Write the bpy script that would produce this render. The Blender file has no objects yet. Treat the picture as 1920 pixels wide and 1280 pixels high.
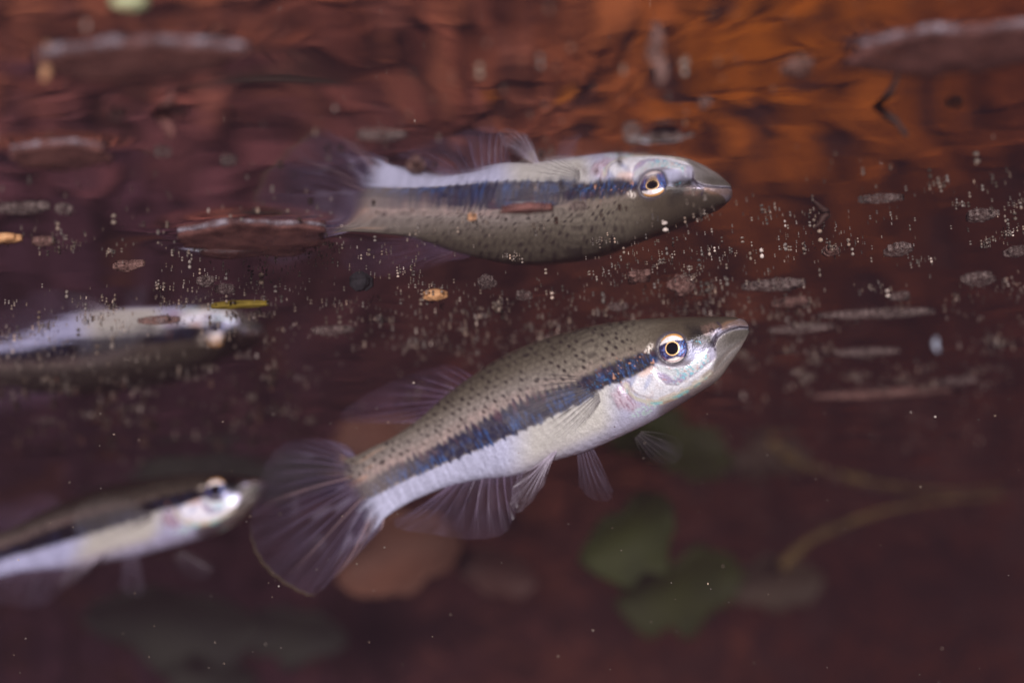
import bpy, math, random
import numpy as np
from mathutils import Vector, Matrix

# ------------------------------------------------------------------ scene, camera, light
# One Blender unit is 10 cm: the fish is about 7 cm long and swims 20 cm from the lens.
sc = bpy.context.scene
sc.unit_settings.system = 'METRIC'
sc.unit_settings.scale_length = 0.1
sc.render.engine = 'CYCLES'
FPX, PITCH, ROLL = 2850.0, math.atan((1400 - 640) / 2850.0), math.radians(-3.0)
H = 0.632                                     # height of the water surface above the lens
FWD = np.array([0, math.cos(PITCH), math.sin(PITCH)])
UP0 = np.array([0, -math.sin(PITCH), math.cos(PITCH)])
RT0 = np.array([1.0, 0, 0])
RT = RT0 * math.cos(ROLL) + UP0 * math.sin(ROLL)
UP = -RT0 * math.sin(ROLL) + UP0 * math.cos(ROLL)
cam_d = bpy.data.cameras.new('camera')
cam = bpy.data.objects.new('camera', cam_d)
sc.collection.objects.link(cam)
cam.matrix_world = Matrix(((RT[0], UP[0], -FWD[0], 0), (RT[1], UP[1], -FWD[1], 0), (RT[2], UP[2], -FWD[2], 0), (0, 0, 0, 1)))
cam_d.sensor_width = 36.0
cam_d.lens = FPX / 1920 * 36
cam_d.clip_start, cam_d.clip_end = 0.02, 200
cam_d.dof.use_dof = True
cam_d.dof.focus_distance = 2.03
cam_d.dof.aperture_fstop = 1.18
sc.camera = cam

SUN_EL, SUN_AZ = math.radians(-4.5), math.radians(-4.0)      # sun lamp standing in for the flash: from behind the lens, a little from below, as the shading of the fish shows
world = bpy.data.worlds.new('World'); sc.world = world; world.use_nodes = True
wn = world.node_tree.nodes; wn.clear()
sky = wn.new('ShaderNodeTexSky'); sky.sky_type = 'NISHITA'; sky.sun_disc = False
sky.sun_elevation = SUN_EL; sky.sun_rotation = math.pi + SUN_AZ
bg = wn.new('ShaderNodeBackground'); bg.inputs['Strength'].default_value = 0.1
wo = wn.new('ShaderNodeOutputWorld')
world.node_tree.links.new(sky.outputs[0], bg.inputs[0]); world.node_tree.links.new(bg.outputs[0], wo.inputs[0])
sun_d = bpy.data.lights.new('sun', 'SUN'); sun_d.energy = 5.0; sun_d.angle = math.radians(5.0); sun_d.color = (1.0, 0.985, 0.975)
sun = bpy.data.objects.new('sun', sun_d); sc.collection.objects.link(sun)
sdir = Vector((math.sin(SUN_AZ) * math.cos(SUN_EL), -math.cos(SUN_AZ) * math.cos(SUN_EL), math.sin(SUN_EL)))
sun.rotation_euler = sdir.to_track_quat('Z', 'Y').to_euler()
sun.location = sdir * 6
sc.view_settings.view_transform = 'Standard'
try: sc.view_settings.look = 'None'
except Exception: pass
sc.view_settings.gamma = 1; sc.view_settings.use_curve_mapping = False
sc.view_settings.exposure = 0.95
cy = sc.cycles
cy.max_bounces = 5; cy.diffuse_bounces = 1; cy.glossy_bounces = 4; cy.transmission_bounces = 4
cy.volume_bounces = 0; cy.transparent_max_bounces = 24
cy.sample_clamp_indirect = 2.0; cy.blur_glossy = 0.5
world.cycles.sampling_method = 'NONE'
cy.use_denoising = True
try: cy.denoiser = 'OPENIMAGEDENOISE'
except Exception: pass

# ------------------------------------------------------------------ helpers
rng = np.random.default_rng(7)
random.seed(7)
col = sc.collection

def S2L(r, g, b):
    c = np.array([r, g, b], float) / 255
    return np.where(c <= 0.04045, c / 12.92, ((c + 0.055) / 1.055) ** 2.4)

def ray(px, py):
    return FWD + RT * ((px - 960) / FPX) - UP * ((py - 640) / FPX)

def project(p):
    w = p @ FWD
    return 960 + FPX * (p @ RT) / w, 640 - FPX * (p @ UP) / w

def surf_dz(x, y):                             # a low trough of the ripple over the sharp fish
    return -0.0100 * np.exp(-((y - 1.66) / 0.5) ** 2 - ((x - 0.04) / 0.20) ** 2)

def on_surface(px, py):                       # where the surface is seen at a point of the photograph
    d = ray(px, py); return d * (H / d[2])

def sstep(a, b, x):
    t = np.clip((x - a) / (b - a), 0, 1); return t * t * (3 - 2 * t)

def hash2(ix, iy, seed):
    h = (ix.astype(np.int64) * 374761393 + iy.astype(np.int64) * 668265263 + seed * 1274126177) & 0xffffffff
    h = ((h ^ (h >> 13)) * 1274126177) & 0xffffffff
    return ((h ^ (h >> 16)) & 0xffff) / 65535.0

def vnoise(x, y, seed=0):
    x0 = np.floor(x); y0 = np.floor(y); fx = x - x0; fy = y - y0
    fx = fx * fx * (3 - 2 * fx); fy = fy * fy * (3 - 2 * fy)
    x0 = x0.astype(np.int64); y0 = y0.astype(np.int64)
    a = hash2(x0, y0, seed); b = hash2(x0 + 1, y0, seed); c = hash2(x0, y0 + 1, seed); d = hash2(x0 + 1, y0 + 1, seed)
    return (a * (1 - fx) + b * fx) * (1 - fy) + (c * (1 - fx) + d * fx) * fy

def fbm(x, y, seed=0, n=3):
    s = 0; a = 0.5
    for i in range(n):
        s = s + a * vnoise(x * 2 ** i, y * 2 ** i, seed + i); a *= 0.5
    return s / (1 - 0.5 ** n)

def catmull(P, n):
    P = np.array(P, float); m = len(P)
    t = np.linspace(0, m - 1, n); i = np.clip(t.astype(int), 0, m - 2); f = (t - i)[:, None]
    p0 = P[np.clip(i - 1, 0, m - 1)]; p1 = P[i]; p2 = P[i + 1]; p3 = P[np.clip(i + 2, 0, m - 1)]
    return 0.5 * (2 * p1 + (p2 - p0) * f + (2 * p0 - 5 * p1 + 4 * p2 - p3) * f ** 2 + (3 * p1 - p0 - 3 * p2 + p3) * f ** 3)

def make_mesh(name, V, F, mat, parent=None, smooth=True, colors=None, attrs=None):
    me = bpy.data.meshes.new(name)
    V = np.asarray(V, np.float32)
    if isinstance(F, np.ndarray):
        me.vertices.add(len(V)); me.vertices.foreach_set('co', V.ravel())
        k = F.shape[1]
        me.loops.add(F.size); me.loops.foreach_set('vertex_index', F.ravel().astype(np.int32))
        me.polygons.add(len(F)); me.polygons.foreach_set('loop_start', np.arange(0, F.size, k, dtype=np.int32))
        me.update(calc_edges=True)
    else:
        me.from_pydata(V.tolist(), [], F)
    me.polygons.foreach_set('use_smooth', [smooth] * len(me.polygons))
    if colors is not None:
        a = me.color_attributes.new('tint', 'FLOAT_COLOR', 'POINT')
        c = np.ones((len(V), 4), np.float32); c[:, :3] = colors
        a.data.foreach_set('color', c.ravel())
    for k, v in (attrs or {}).items():
        a = me.attributes.new(k, 'FLOAT', 'POINT'); a.data.foreach_set('value', np.asarray(v, np.float32))
    me.update(); me.validate()
    if mat: me.materials.append(mat)
    o = bpy.data.objects.new(name, me); col.objects.link(o)
    if parent: o.parent = parent
    return o

def tag(o, label=None, cat=None, group=None, kind=None):
    if label: o['label'] = label
    if cat: o['category'] = cat
    if group: o['group'] = group
    if kind: o['kind'] = kind
    return o

def empty(name, loc=(0, 0, 0)):
    e = bpy.data.objects.new(name, None); col.objects.link(e); e.location = loc
    e.empty_display_size = 0.05
    return e

def grid_faces(nu, nv, wrap=False):
    i = np.arange(nu - 1)[:, None]; j = np.arange(nv if wrap else nv - 1)[None, :]
    j2 = (j + 1) % nv
    a = i * nv + j; b = i * nv + j2; c = (i + 1) * nv + j2; d = (i + 1) * nv + j
    return np.stack([a, b, c, d], -1).reshape(-1, 4)

class NT:
    def __init__(s, name):
        s.m = bpy.data.materials.new(name); s.m.use_nodes = True
        s.t = s.m.node_tree; s.t.nodes.clear(); s.out = s.n('ShaderNodeOutputMaterial')
    def n(s, typ, **kw):
        nd = s.t.nodes.new(typ)
        for k, v in kw.items():
            if k.startswith('i_'):
                key = k[2:]; nd.inputs[int(key) if key.isdigit() else key.replace('_', ' ')].default_value = v
            else: setattr(nd, k, v)
        return nd
    def l(s, a, b): s.t.links.new(a, b)
    def ramp(s, fac, stops):
        r = s.n('ShaderNodeValToRGB'); e = r.color_ramp.elements
        while len(e) < len(stops): e.new(0.5)
        for k, (p, c) in enumerate(stops): e[k].position = p; e[k].color = (*c, 1)
        s.l(fac, r.inputs[0]); return r

def reflected_hit(px, py):                    # point of the bank that the surface mirrors at a point of the photograph
    p = on_surface(px, py); d = ray(px, py); d = d / np.linalg.norm(d); d = d * np.array([1, 1, -1]); L = 0.0
    q = p
    while L < 14:
        q = p + d * L
        if q[2] < bank_z(q[0], q[1]): break
        L += 0.02
    return q, d, L + np.linalg.norm(p)

def direct_hit(px, py):
    d = ray(px, py); d = d / np.linalg.norm(d); L = 1.0; q = d
    while L < 14:
        q = d * L
        if q[2] < bank_z(q[0], q[1]): break
        L += 0.02
    return q, d, L

# ------------------------------------------------------------------ materials of the setting
def mat_water():
    k = NT('water_surface')
    tc = k.n('ShaderNodeTexCoord')
    mp = k.n('ShaderNodeMapping'); mp.inputs['Scale'].default_value = (0.75, 1.25, 1); k.l(tc.outputs['Object'], mp.inputs[0])
    n1 = k.n('ShaderNodeTexNoise', i_Scale=3.2, i_Detail=1.5, i_Roughness=0.45); k.l(mp.outputs[0], n1.inputs[0])
    n2 = k.n('ShaderNodeTexNoise', i_Scale=13.0, i_Detail=1.0, i_Roughness=0.5); k.l(mp.outputs[0], n2.inputs[0])
    b1 = k.n('ShaderNodeBump', i_Strength=1.0, i_Distance=0.0030); k.l(n1.outputs[0], b1.inputs['Height'])
    b2 = k.n('ShaderNodeBump', i_Strength=1.0, i_Distance=0.0002); k.l(n2.outputs[0], b2.inputs['Height']); k.l(b1.outputs[0], b2.inputs['Normal'])
    fr = k.n('ShaderNodeFresnel', i_IOR=1.333); k.l(b2.outputs[0], fr.inputs['Normal'])
    gl = k.n('ShaderNodeBsdfGlossy', i_Roughness=0.035); gl.inputs['Color'].default_value = (0.82, 0.81, 0.82, 1); k.l(b2.outputs[0], gl.inputs['Normal'])
    tr = k.n('ShaderNodeBsdfTransparent')
    mx = k.n('ShaderNodeMixShader'); k.l(fr.outputs[0], mx.inputs[0]); k.l(tr.outputs[0], mx.inputs[1]); k.l(gl.outputs[0], mx.inputs[2])
    k.l(mx.outputs[0], k.out.inputs['Surface'])
    return k.m

def mat_bank():
    k = NT('silty_bank')
    tc = k.n('ShaderNodeTexCoord')
    n1 = k.n('ShaderNodeTexNoise', i_Scale=0.9, i_Detail=4.0, i_Roughness=0.6); k.l(tc.outputs['Object'], n1.inputs[0])
    r1 = k.ramp(n1.outputs[0], [(0.28, (0.05, 0.024, 0.02)), (0.5, (0.10, 0.045, 0.034)), (0.72, (0.15, 0.066, 0.042))])
    n2 = k.n('ShaderNodeTexNoise', i_Scale=9.0, i_Detail=5.0, i_Roughness=0.65); k.l(tc.outputs['Object'], n2.inputs[0])
    r2 = k.ramp(n2.outputs[0], [(0.3, (0.45, 0.45, 0.5)), (0.7, (1.3, 1.2, 1.15))])
    mx = k.n('ShaderNodeMix', data_type='RGBA', blend_type='MULTIPLY'); mx.inputs[0].default_value = 1
    k.l(r1.outputs[0], mx.inputs[6]); k.l(r2.outputs[0], mx.inputs[7])
    bp = k.n('ShaderNodeBump', i_Strength=0.6, i_Distance=0.06); k.l(n2.outputs[0], bp.inputs['Height'])
    bs = k.n('ShaderNodeBsdfPrincipled', i_Roughness=0.95); bs.inputs['Specular IOR Level'].default_value = 0.1
    k.l(mx.outputs[2], bs.inputs['Base Color']); k.l(bp.outputs[0], bs.inputs['Normal'])
    k.l(bs.outputs[0], k.out.inputs['Surface'])
    return k.m

def mat_leaf(name, c1, c2, scale=20, transl=0.25, rough=0.7, bump=0.3, attr=False, clear=0.0):
    k = NT(name)
    tc = k.n('ShaderNodeTexCoord')
    n1 = k.n('ShaderNodeTexNoise', i_Scale=scale, i_Detail=4.0, i_Roughness=0.6); k.l(tc.outputs['Object'], n1.inputs[0])
    r = k.ramp(n1.outputs[0], [(0.3, c1), (0.7, c2)])
    cout = r.outputs[0]
    if attr:
        at = k.n('ShaderNodeAttribute', attribute_name='tint')
        mx = k.n('ShaderNodeMix', data_type='RGBA', blend_type='MULTIPLY'); mx.inputs[0].default_value = 1
        k.l(at.outputs[0], mx.inputs[6]); k.l(r.outputs[0], mx.inputs[7]); cout = mx.outputs[2]
    bp = k.n('ShaderNodeBump', i_Strength=bump, i_Distance=0.01); k.l(n1.outputs[0], bp.inputs['Height'])
    bs = k.n('ShaderNodeBsdfPrincipled', i_Roughness=rough); bs.inputs['Specular IOR Level'].default_value = 0.25
    k.l(cout, bs.inputs['Base Color']); k.l(bp.outputs[0], bs.inputs['Normal'])
    tr = k.n('ShaderNodeBsdfTranslucent'); k.l(cout, tr.inputs[0])
    ms = k.n('ShaderNodeMixShader'); ms.inputs[0].default_value = transl
    k.l(bs.outputs[0], ms.inputs[1]); k.l(tr.outputs[0], ms.inputs[2])
    last = ms
    if clear:                                  # a film of fine grains with gaps between them
        tp = k.n('ShaderNodeBsdfTransparent'); last = k.n('ShaderNodeMixShader')
        r2 = k.ramp(n1.outputs[0], [(0.40, (clear * 1.7,) * 3), (0.62, (clear * 0.4,) * 3)])
        k.l(r2.outputs[0], last.inputs[0]); k.l(ms.outputs[0], last.inputs[1]); k.l(tp.outputs[0], last.inputs[2])
    k.l(last.outputs[0], k.out.inputs['Surface'])
    return k.m

# ------------------------------------------------------------------ water surface, bank, haze
BANK0, BSLOPE, BEDZ = 4.0, 0.70, -2.6
def bank_z(x, y):
    base = BEDZ + BSLOPE * np.maximum(0, y - BANK0)
    return base + 0.35 * (fbm(x * 0.7 + 31, y * 0.7 + 17, 3, 4) - 0.5) * sstep(1, 4, y)

def build_bank():
    xs = np.linspace(-9, 9, 181); ys = np.linspace(2.0, 10.0, 100)
    Y, X = np.meshgrid(ys, xs, indexing='ij')
    Z = bank_z(X, Y)
    o = make_mesh('bank_slope', np.stack([X, Y, Z], -1).reshape(-1, 3), grid_faces(len(ys), len(xs)), mat_bank())
    tag(o, kind='structure')
build_bank()

DIPS = []                                      # (x, y, radius x, radius y, depth): where floating bits press the film down
def build_surface():
    ys = np.concatenate([np.linspace(-0.9, 1.0, 20)[:-1], np.linspace(1.0, 4.2, 330)[:-1], np.linspace(4.2, 9.9, 50)])
    xs = np.concatenate([np.linspace(-8.5, -1.3, 30)[:-1], np.linspace(-1.3, 1.3, 270)[:-1], np.linspace(1.3, 8.5, 30)])
    Y, X = np.meshgrid(ys, xs, indexing='ij'); Z = np.full(X.shape, H)
    Z = Z + surf_dz(X, Y)
    for (x, y, rx, ry, dep) in DIPS:
        r = np.sqrt(((X - x) / rx) ** 2 + ((Y - y) / ry) ** 2)
        Z -= dep * np.exp(-np.maximum(0, r - 0.75) ** 2 / 0.12)
    F = grid_faces(len(ys), len(xs))
    o = make_mesh('water', np.stack([X, Y, Z], -1).reshape(-1, 3), F, mat_water())
    return tag(o, kind='structure')

def build_haze():
    k = NT('murky_water')
    pv = k.n('ShaderNodeVolumePrincipled'); pv.inputs['Density'].default_value = 0.20
    pv.inputs['Color'].default_value = (0.045, 0.0275, 0.038, 1); pv.inputs['Absorption Color'].default_value = (0.21, 0.13, 0.13, 1)
    k.l(pv.outputs[0], k.out.inputs['Volume'])
    x0, x1, y0, y1, z0, z1 = -9.6, 9.6, -1.1, 10.4, -3.8, 2.6
    V = [(x, y, z) for z in (z0, z1) for y in (y0, y1) for x in (x0, x1)]
    F = [(0, 2, 3, 1), (4, 5, 7, 6), (0, 1, 5, 4), (2, 6, 7, 3), (0, 4, 6, 2), (1, 3, 7, 5)]
    o = make_mesh('haze', V, F, k.m, smooth=False); tag(o, kind='stuff')
build_haze()

# ------------------------------------------------------------------ fish
# The body is laid out on its own upright middle plane: u runs along the fish towards the head, z is up.
YAW = math.radians(30)
HD = np.array([math.cos(YAW), -math.sin(YAW), 0.0]); ND = np.array([-math.sin(YAW), -math.cos(YAW), 0.0])
ORG = np.array([0.238, 2.035, 0.0])
def plane_uz(px, py):
    d = ray(px, py); t = (ORG @ ND) / (d @ ND); p = d * t
    return np.array([(p - ORG) @ HD, p[2]])

ST_TOP = [(612, 838), (636, 850), (662, 856), (700, 838), (742, 818), (790, 785), (840, 742), (890, 706), (945, 671), (1005, 644), (1070, 624), (1130, 610),
          (1190, 602), (1245, 598), (1295, 596), (1340, 595), (1375, 595), (1395, 600), (1403, 610)]
ST_BOT = [(690, 1010), (706, 990), (722, 970), (752, 950), (790, 931), (845, 910), (905, 898), (968, 890), (1030, 865), (1090, 847), (1150, 821), (1205, 795),
          (1252, 768), (1300, 738), (1340, 713), (1366, 681), (1387, 653), (1400, 631), (1404, 622)]
ST_W = [.002, .006, .011, .016, .021, .027, .034, .041, .047, .051, .053, .0545, .0545, .052, .045, .035, .023, .012, .003]

def poly_dist(X, Y, P, closed=False):
    """distance to a polyline, arc length at the foot, signed side, width parameter"""
    P = np.array(P, float); n = len(P)
    best = np.full(X.shape, 1e9); arc = np.zeros(X.shape); side = np.zeros(X.shape); par = np.zeros(X.shape); acc = 0
    for i in range(n if closed else n - 1):
        a = P[i]; b = P[(i + 1) % n]; d = b - a; L = math.hypot(*d)
        t = np.clip(((X - a[0]) * d[0] + (Y - a[1]) * d[1]) / (L * L), 0, 1)
        qx = X - (a[0] + t * d[0]); qy = Y - (a[1] + t * d[1]); ds = np.hypot(qx, qy)
        m = ds < best
        best = np.where(m, ds, best); arc = np.where(m, acc + t * L, arc); par = np.where(m, i + t, par)
        side = np.where(m, np.sign(d[0] * qy - d[1] * qx), side); acc += L
    return best, arc, side, par

def poly_mask(X, Y, P, feather):
    d, _, _, _ = poly_dist(X, Y, P, True)
    P = np.array(P, float); ins = np.zeros(X.shape, bool); n = len(P)
    for i in range(n):
        (x1, y1), (x2, y2) = P[i], P[(i + 1) % n]
        c = ((y1 > Y) != (y2 > Y)) & (X < (x2 - x1) * (Y - y1) / (y2 - y1 + 1e-9) + x1)
        ins ^= c
    return sstep(-feather, feather, np.where(ins, d, -d))

STRIPE = [(660, 930), (700, 913), (730, 894), (780, 872), (840, 845), (900, 815), (960, 786), (1025, 757), (1090, 732), (1130, 705), (1165, 693), (1200, 680), (1236, 664)]
STRIPE_W = np.array([13, 17, 18, 18, 20, 25, 27, 26, 20, 19, 21, 17, 13.0])
MOUTH = [(1405, 613), (1385, 612), (1366, 617), (1352, 624), (1342, 633), (1336, 648)]
RIM = [(1174, 722), (1180, 737), (1194, 748), (1215, 754), (1240, 752), (1270, 740), (1300, 724), (1332, 700)]
OPERCLE = [(1180, 722), (1200, 700), (1226, 690), (1236, 706), (1250, 722), (1270, 723), (1300, 705), (1330, 682), (1346, 672), (1338, 694), (1310, 717), (1280, 735), (1250, 748), (1220, 752), (1195, 747), (1182, 737)]
CHEEK = [(1229, 682), (1262, 690), (1290, 686), (1315, 668), (1328, 655), (1330, 676), (1305, 700), (1272, 720), (1250, 719), (1236, 706)]

def paint(X, Y):
    """skin pattern of the topminnow over the flank: returns colour and silveriness"""
    N = X.shape
    C = np.zeros(N + (3,)); sh = np.zeros(N)
    def put(rgb, m):
        nonlocal C
        C = C * (1 - m[..., None]) + np.asarray(rgb) * m[..., None]
    d, a, side, par = poly_dist(X, Y, STRIPE)
    d = -d * side                                # positive above the stripe
    hw = np.interp(par, np.arange(len(STRIPE_W)), STRIPE_W)
    tail = 1 - sstep(900, 1180, X)
    f1 = fbm(X / 40, Y / 40, 11); f2 = fbm(X / 9, Y / 9, 23); f3 = vnoise(X / 2.6, Y / 2.6, 31)
    dd = d
    # scale lattice along the body
    la = a / 13.0; ld = d / 10.0
    row = np.floor(ld); off = 0.5 * (row % 2)
    fa = (la + off) - np.floor(la + off) - 0.5; fd = ld - row - 0.5
    scale_edge = sstep(0.30, 0.52, np.sqrt(fa ** 2 * 1.1 + fd ** 2))
    back = np.broadcast_to(S2L(106, 100, 90), N + (3,)).copy()
    put(back, np.ones(N))
    put(S2L(138, 130, 128), tail * (1 - sstep(10, 70, d - hw)) * 0.8)
    put(S2L(66, 60, 52), sstep(40, 105, d) * 0.85)
    # pale pinkish line that rides on the stripe
    put(S2L(164, 142, 138), sstep(-6, 2, d - hw) * (1 - sstep(6, 26, d - hw)) * (0.1 + 0.7 * f2) * (0.25 + 0.6 * tail))
    C *= (1 - 0.22 * scale_edge[..., None] * sstep(2, 10, np.abs(d - hw))[..., None])
    C *= (0.82 + 0.36 * f2[..., None])
    # belly
    belly = sstep(-3, 3, -(d + hw) + 5 * (f2 - 0.5))
    streak = vnoise(a / 5.0, d / 34.0, 41)
    bel = S2L(180, 184, 212)[None] * (0.84 + 0.30 * streak[..., None])
    put(bel, belly)
    lat = sstep(940, 1010, X) * (1 - sstep(1120, 1180, X))
    put(S2L(198, 196, 184), belly * lat * (1 - sstep(55, 85, -(d + hw))) * 0.8)
    sh += 0.4 * belly
    low = sstep(-60, -110, d)
    put(S2L(168, 160, 178), low * 0.5)
    # spots of the back
    for (sa, sd, seed, pr, r0) in ((17.5, 13.0, 5, 0.78, 3.2), (26.0, 20.0, 77, 0.25, 2.4)):
        row = np.floor(d / sd); o2 = 0.5 * (row % 2)
        ci = np.floor(a / sa + o2)
        h1 = hash2(ci, row, seed); h2 = hash2(ci, row, seed + 1); h3 = hash2(ci, row, seed + 2)
        ca = (ci - o2 + 0.5 + (h1 - 0.5) * 0.5) * sa; cd = (row + 0.5 + (h2 - 0.5) * 0.5) * sd
        r = np.hypot((a - ca) * 0.95 + (d - cd) * 0.3, (d - cd) * 0.75)
        m = (1 - sstep(r0 * 0.55, r0 * 1.35, r)) * (h3 < pr) * (0.45 + 0.5 * h1)
        put(S2L(34, 27, 30), m * sstep(4, 9, d - hw) * (1 - sstep(1170, 1215, X)) * 0.95)
    # the dark lateral band with ragged bars
    bars = np.abs((a / 12.5) % 1 - 0.5) * 2
    jag = (bars - 0.5) * (2 + 16 * vnoise(a / 12.5, d * 0, 7) ** 1.5) * (1 - sstep(1060, 1130, X)) + 9 * (vnoise(a / 7, d / 30, 3) - 0.5) + 7 * (f2 - 0.5)
    up = 1 - sstep(-7, 6, d - hw - jag); dn = 1 - sstep(-3, 4, -d - hw + 10 * (vnoise(a / 5, d * 0, 13) - 0.5) + 5 * (f2 - 0.5))
    st = up * dn * sstep(630, 670, X)
    navy = np.broadcast_to(S2L(20, 24, 52), N + (3,)).copy()
    navy = navy * (1 - 0.6 * (1 - tail[..., None])) + S2L(26, 24, 40) * 0.6 * (1 - tail[..., None])
    blue = S2L(38, 80, 140)
    bm = np.clip(0.75 * sstep(0.42, 0.8, 0.6 * vnoise(a / 3.2, d / 14, 9) + 0.4 * vnoise(a / 30, d / 30, 10)) * sstep(0.9, -0.4, d / hw) * (0.5 + 0.7 * f3), 0, 1)
    navy = navy * (1 - bm[..., None]) + blue * bm[..., None]
    brn = sstep(0.5, 0.75, vnoise(a / 6 + 50, d / 22, 19)) * sstep(-0.2, 0.8, d / hw)
    navy = navy * (1 - 0.7 * brn[..., None]) + S2L(86, 62, 72) * 0.7 * brn[..., None]
    put(navy, st * (0.93 - 0.5 * (1 - sstep(680, 840, X))) * (0.84 + 0.16 * sstep(0.3, 0.6, f2)))
    # glitter in the shoulder part of the band
    gl = st * sstep(1080, 1130, X) * (vnoise(X / 1.9, Y / 1.9, 33) > 0.84)
    put(S2L(50, 110, 160), gl * (0.2 + 0.7 * f1).clip(0, 1))
    put(S2L(190, 140, 110), st * sstep(1110, 1150, X) * sstep(0.82, 0.9, vnoise(X / 5, Y / 5, 91)) * 0.7)
    # head
    top = sstep(1150, 1290, X) * sstep(6, 26, d - 10)
    put(S2L(70, 62, 52), top * (0.75 + 0.3 * f1).clip(0, 1))
    put(S2L(60, 54, 48), sstep(1230, 1330, X) * sstep(625, 603, Y) * 0.6)
    hd = sstep(1225, 1245, X) * sstep(668, 680, Y)
    put(S2L(140, 136, 148), hd)
    put(S2L(120, 110, 120), sstep(1225, 1260, X) * sstep(0, 16, Y - np.interp(X, [1180, 1240, 1300, 1400], [775, 752, 724, 640])) * 0.9)
    # dusky band in front of the eye
    put(S2L(32, 29, 29), poly_mask(X, Y, [(1286, 610), (1312, 612), (1338, 624), (1344, 646), (1322, 656), (1296, 654)], 12) * (0.75 + 0.5 * f2).clip(0, 1))
    put(S2L(60, 130, 150), poly_mask(X, Y, [(1296, 640), (1325, 636), (1320, 656), (1300, 658)], 4) * (f3 > 0.84) * 0.8)
    # gill cover
    m = poly_mask(X, Y, OPERCLE, 3)
    op = S2L(226, 228, 238)[None] * (0.88 + 0.26 * f2[..., None])
    put(op, m); sh = np.maximum(sh, 0.55 * m)
    put(S2L(140, 156, 205), m * sstep(0.45, 0.8, vnoise((X + 0.4 * Y) / 8, Y / 34, 61)) * sstep(1252, 1200, X) * 0.6)
    put(S2L(226, 196, 180), m * sstep(0.6, 0.85, vnoise(X / 9, Y / 7, 63)) * 0.2)
    m = poly_mask(X, Y, CHEEK, 3)
    put(S2L(166, 158, 186), m); sh = np.maximum(sh, 0.4 * m)
    sil = m * np.clip(sstep(0.42, 0.56, vnoise(X / 6, Y / 5, 67)) * sstep(1240, 1275, X) + sstep(12, 4, np.abs(Y - np.interp(X, [1230, 1262, 1290, 1318], [688, 695, 691, 672]))), 0, 1)
    put(S2L(226, 234, 240), sil * 0.9); sh = np.maximum(sh, 0.8 * sil)
    put(S2L(130, 212, 226), m * sstep(0.62, 0.76, vnoise(X / 4, Y / 4, 71)) * sstep(1250, 1290, X) * 0.75)
    put(S2L(200, 140, 130), m * sstep(0.78, 0.88, vnoise(X / 4 + 9, Y / 4, 73)) * 0.5)
    rd, ra, rs, rp = poly_dist(X, Y, RIM)
    put(S2L(224, 222, 204), (1 - sstep(1.5, 5, rd)) * 0.85)
    put(S2L(140, 215, 220), (1 - sstep(1, 4, np.abs(rd - 3))) * sstep(0.4, 0.6, vnoise(ra / 11, rd * 0, 79)) * (rs > 0) * 0.75)
    put(S2L(228, 190, 120), (1 - sstep(1, 3, np.abs(rd - 5))) * sstep(0.5, 0.7, vnoise(ra / 9 + 20, rd * 0, 81)) * 0.3)
    sh = np.maximum(sh, 0.6 * (1 - sstep(3, 7, rd)))
    put(S2L(120, 104, 116), (1 - sstep(1.2, 3.2, np.abs(rd - 8.5))) * (rs < 0) * sstep(1240, 1200, X) * 0.45)
    pr = poly_mask(X, Y, [(1148, 738), (1166, 722), (1178, 732), (1188, 750), (1204, 760), (1186, 772), (1158, 764)], 7)
    put(S2L(190, 168, 180), pr * (0.4 + 0.5 * f2)); put(S2L(130, 84, 106), pr * sstep(0.5, 0.75, vnoise((X - 0.5 * Y) / 3.0, (Y + 0.4 * X) / 14, 83)) * 0.5)
    ps = poly_mask(X, Y, [(1182, 782), (1192, 768), (1216, 756), (1232, 758), (1224, 770), (1204, 782)], 4)
    sp = ps * sstep(0.45, 0.6, vnoise(X / 3.5, Y / 3.5, 87)); put(S2L(200, 226, 224), sp * 0.85); sh = np.maximum(sh, 0.7 * sp)
    put(S2L(230, 222, 214), poly_mask(X, Y, [(1208, 660), (1217, 646), (1225, 640), (1225, 650), (1217, 662)], 3) * sstep(0.35, 0.55, f3) * 0.9)  # pale glint behind the eye, painted into the skin
    put(S2L(228, 190, 170), poly_mask(X, Y, [(1196, 703), (1222, 686), (1232, 690), (1226, 700), (1206, 706)], 4) * 0.6)
    # jaws
    jaw = poly_mask(X, Y, [(1340, 640), (1352, 627), (1372, 618), (1410, 615), (1410, 634), (1387, 672), (1352, 708), (1326, 720), (1334, 700), (1342, 668)], 5)
    put(S2L(118, 114, 110), jaw * 0.92)
    put(S2L(74, 70, 64), jaw * sstep(1335, 1372, X) * (1 - sstep(6, 26, np.abs(Y - np.interp(X, [1340, 1405], [640, 620])))) * 0.85)
    ld_, la_, ls_, _ = poly_dist(X, Y, [(1404, 634), (1386, 662), (1356, 692), (1326, 714), (1296, 734)])
    put(S2L(158, 146, 142), (1 - sstep(3, 9, ld_)) * 0.5)
    jl, _, _, _ = poly_dist(X, Y, [(1392, 640), (1366, 658), (1344, 684), (1320, 706)])
    put(S2L(100, 90, 84), (1 - sstep(1.5, 4.5, jl)) * 0.45)
    lip = poly_mask(X, Y, [(1348, 612), (1362, 602), (1388, 598), (1404, 603), (1404, 611), (1378, 611), (1354, 620)], 3)
    put(S2L(108, 84, 70), lip * (0.55 + 0.4 * f2))
    put(S2L(100, 80, 74), poly_mask(X, Y, [(1314, 612), (1338, 604), (1346, 612), (1340, 626), (1320, 628)], 5) * (0.3 + 0.6 * f3))
    nr = np.hypot(X - 1335, Y - 620); put(S2L(46, 36, 44), (1 - sstep(0.8, 2.2, np.abs(nr - 3.6))) * 0.8)
    md, _, _, _ = poly_dist(X, Y, MOUTH); put(S2L(26, 18, 26), (1 - sstep(0.8, 2.6, md)) * 0.95)
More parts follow.
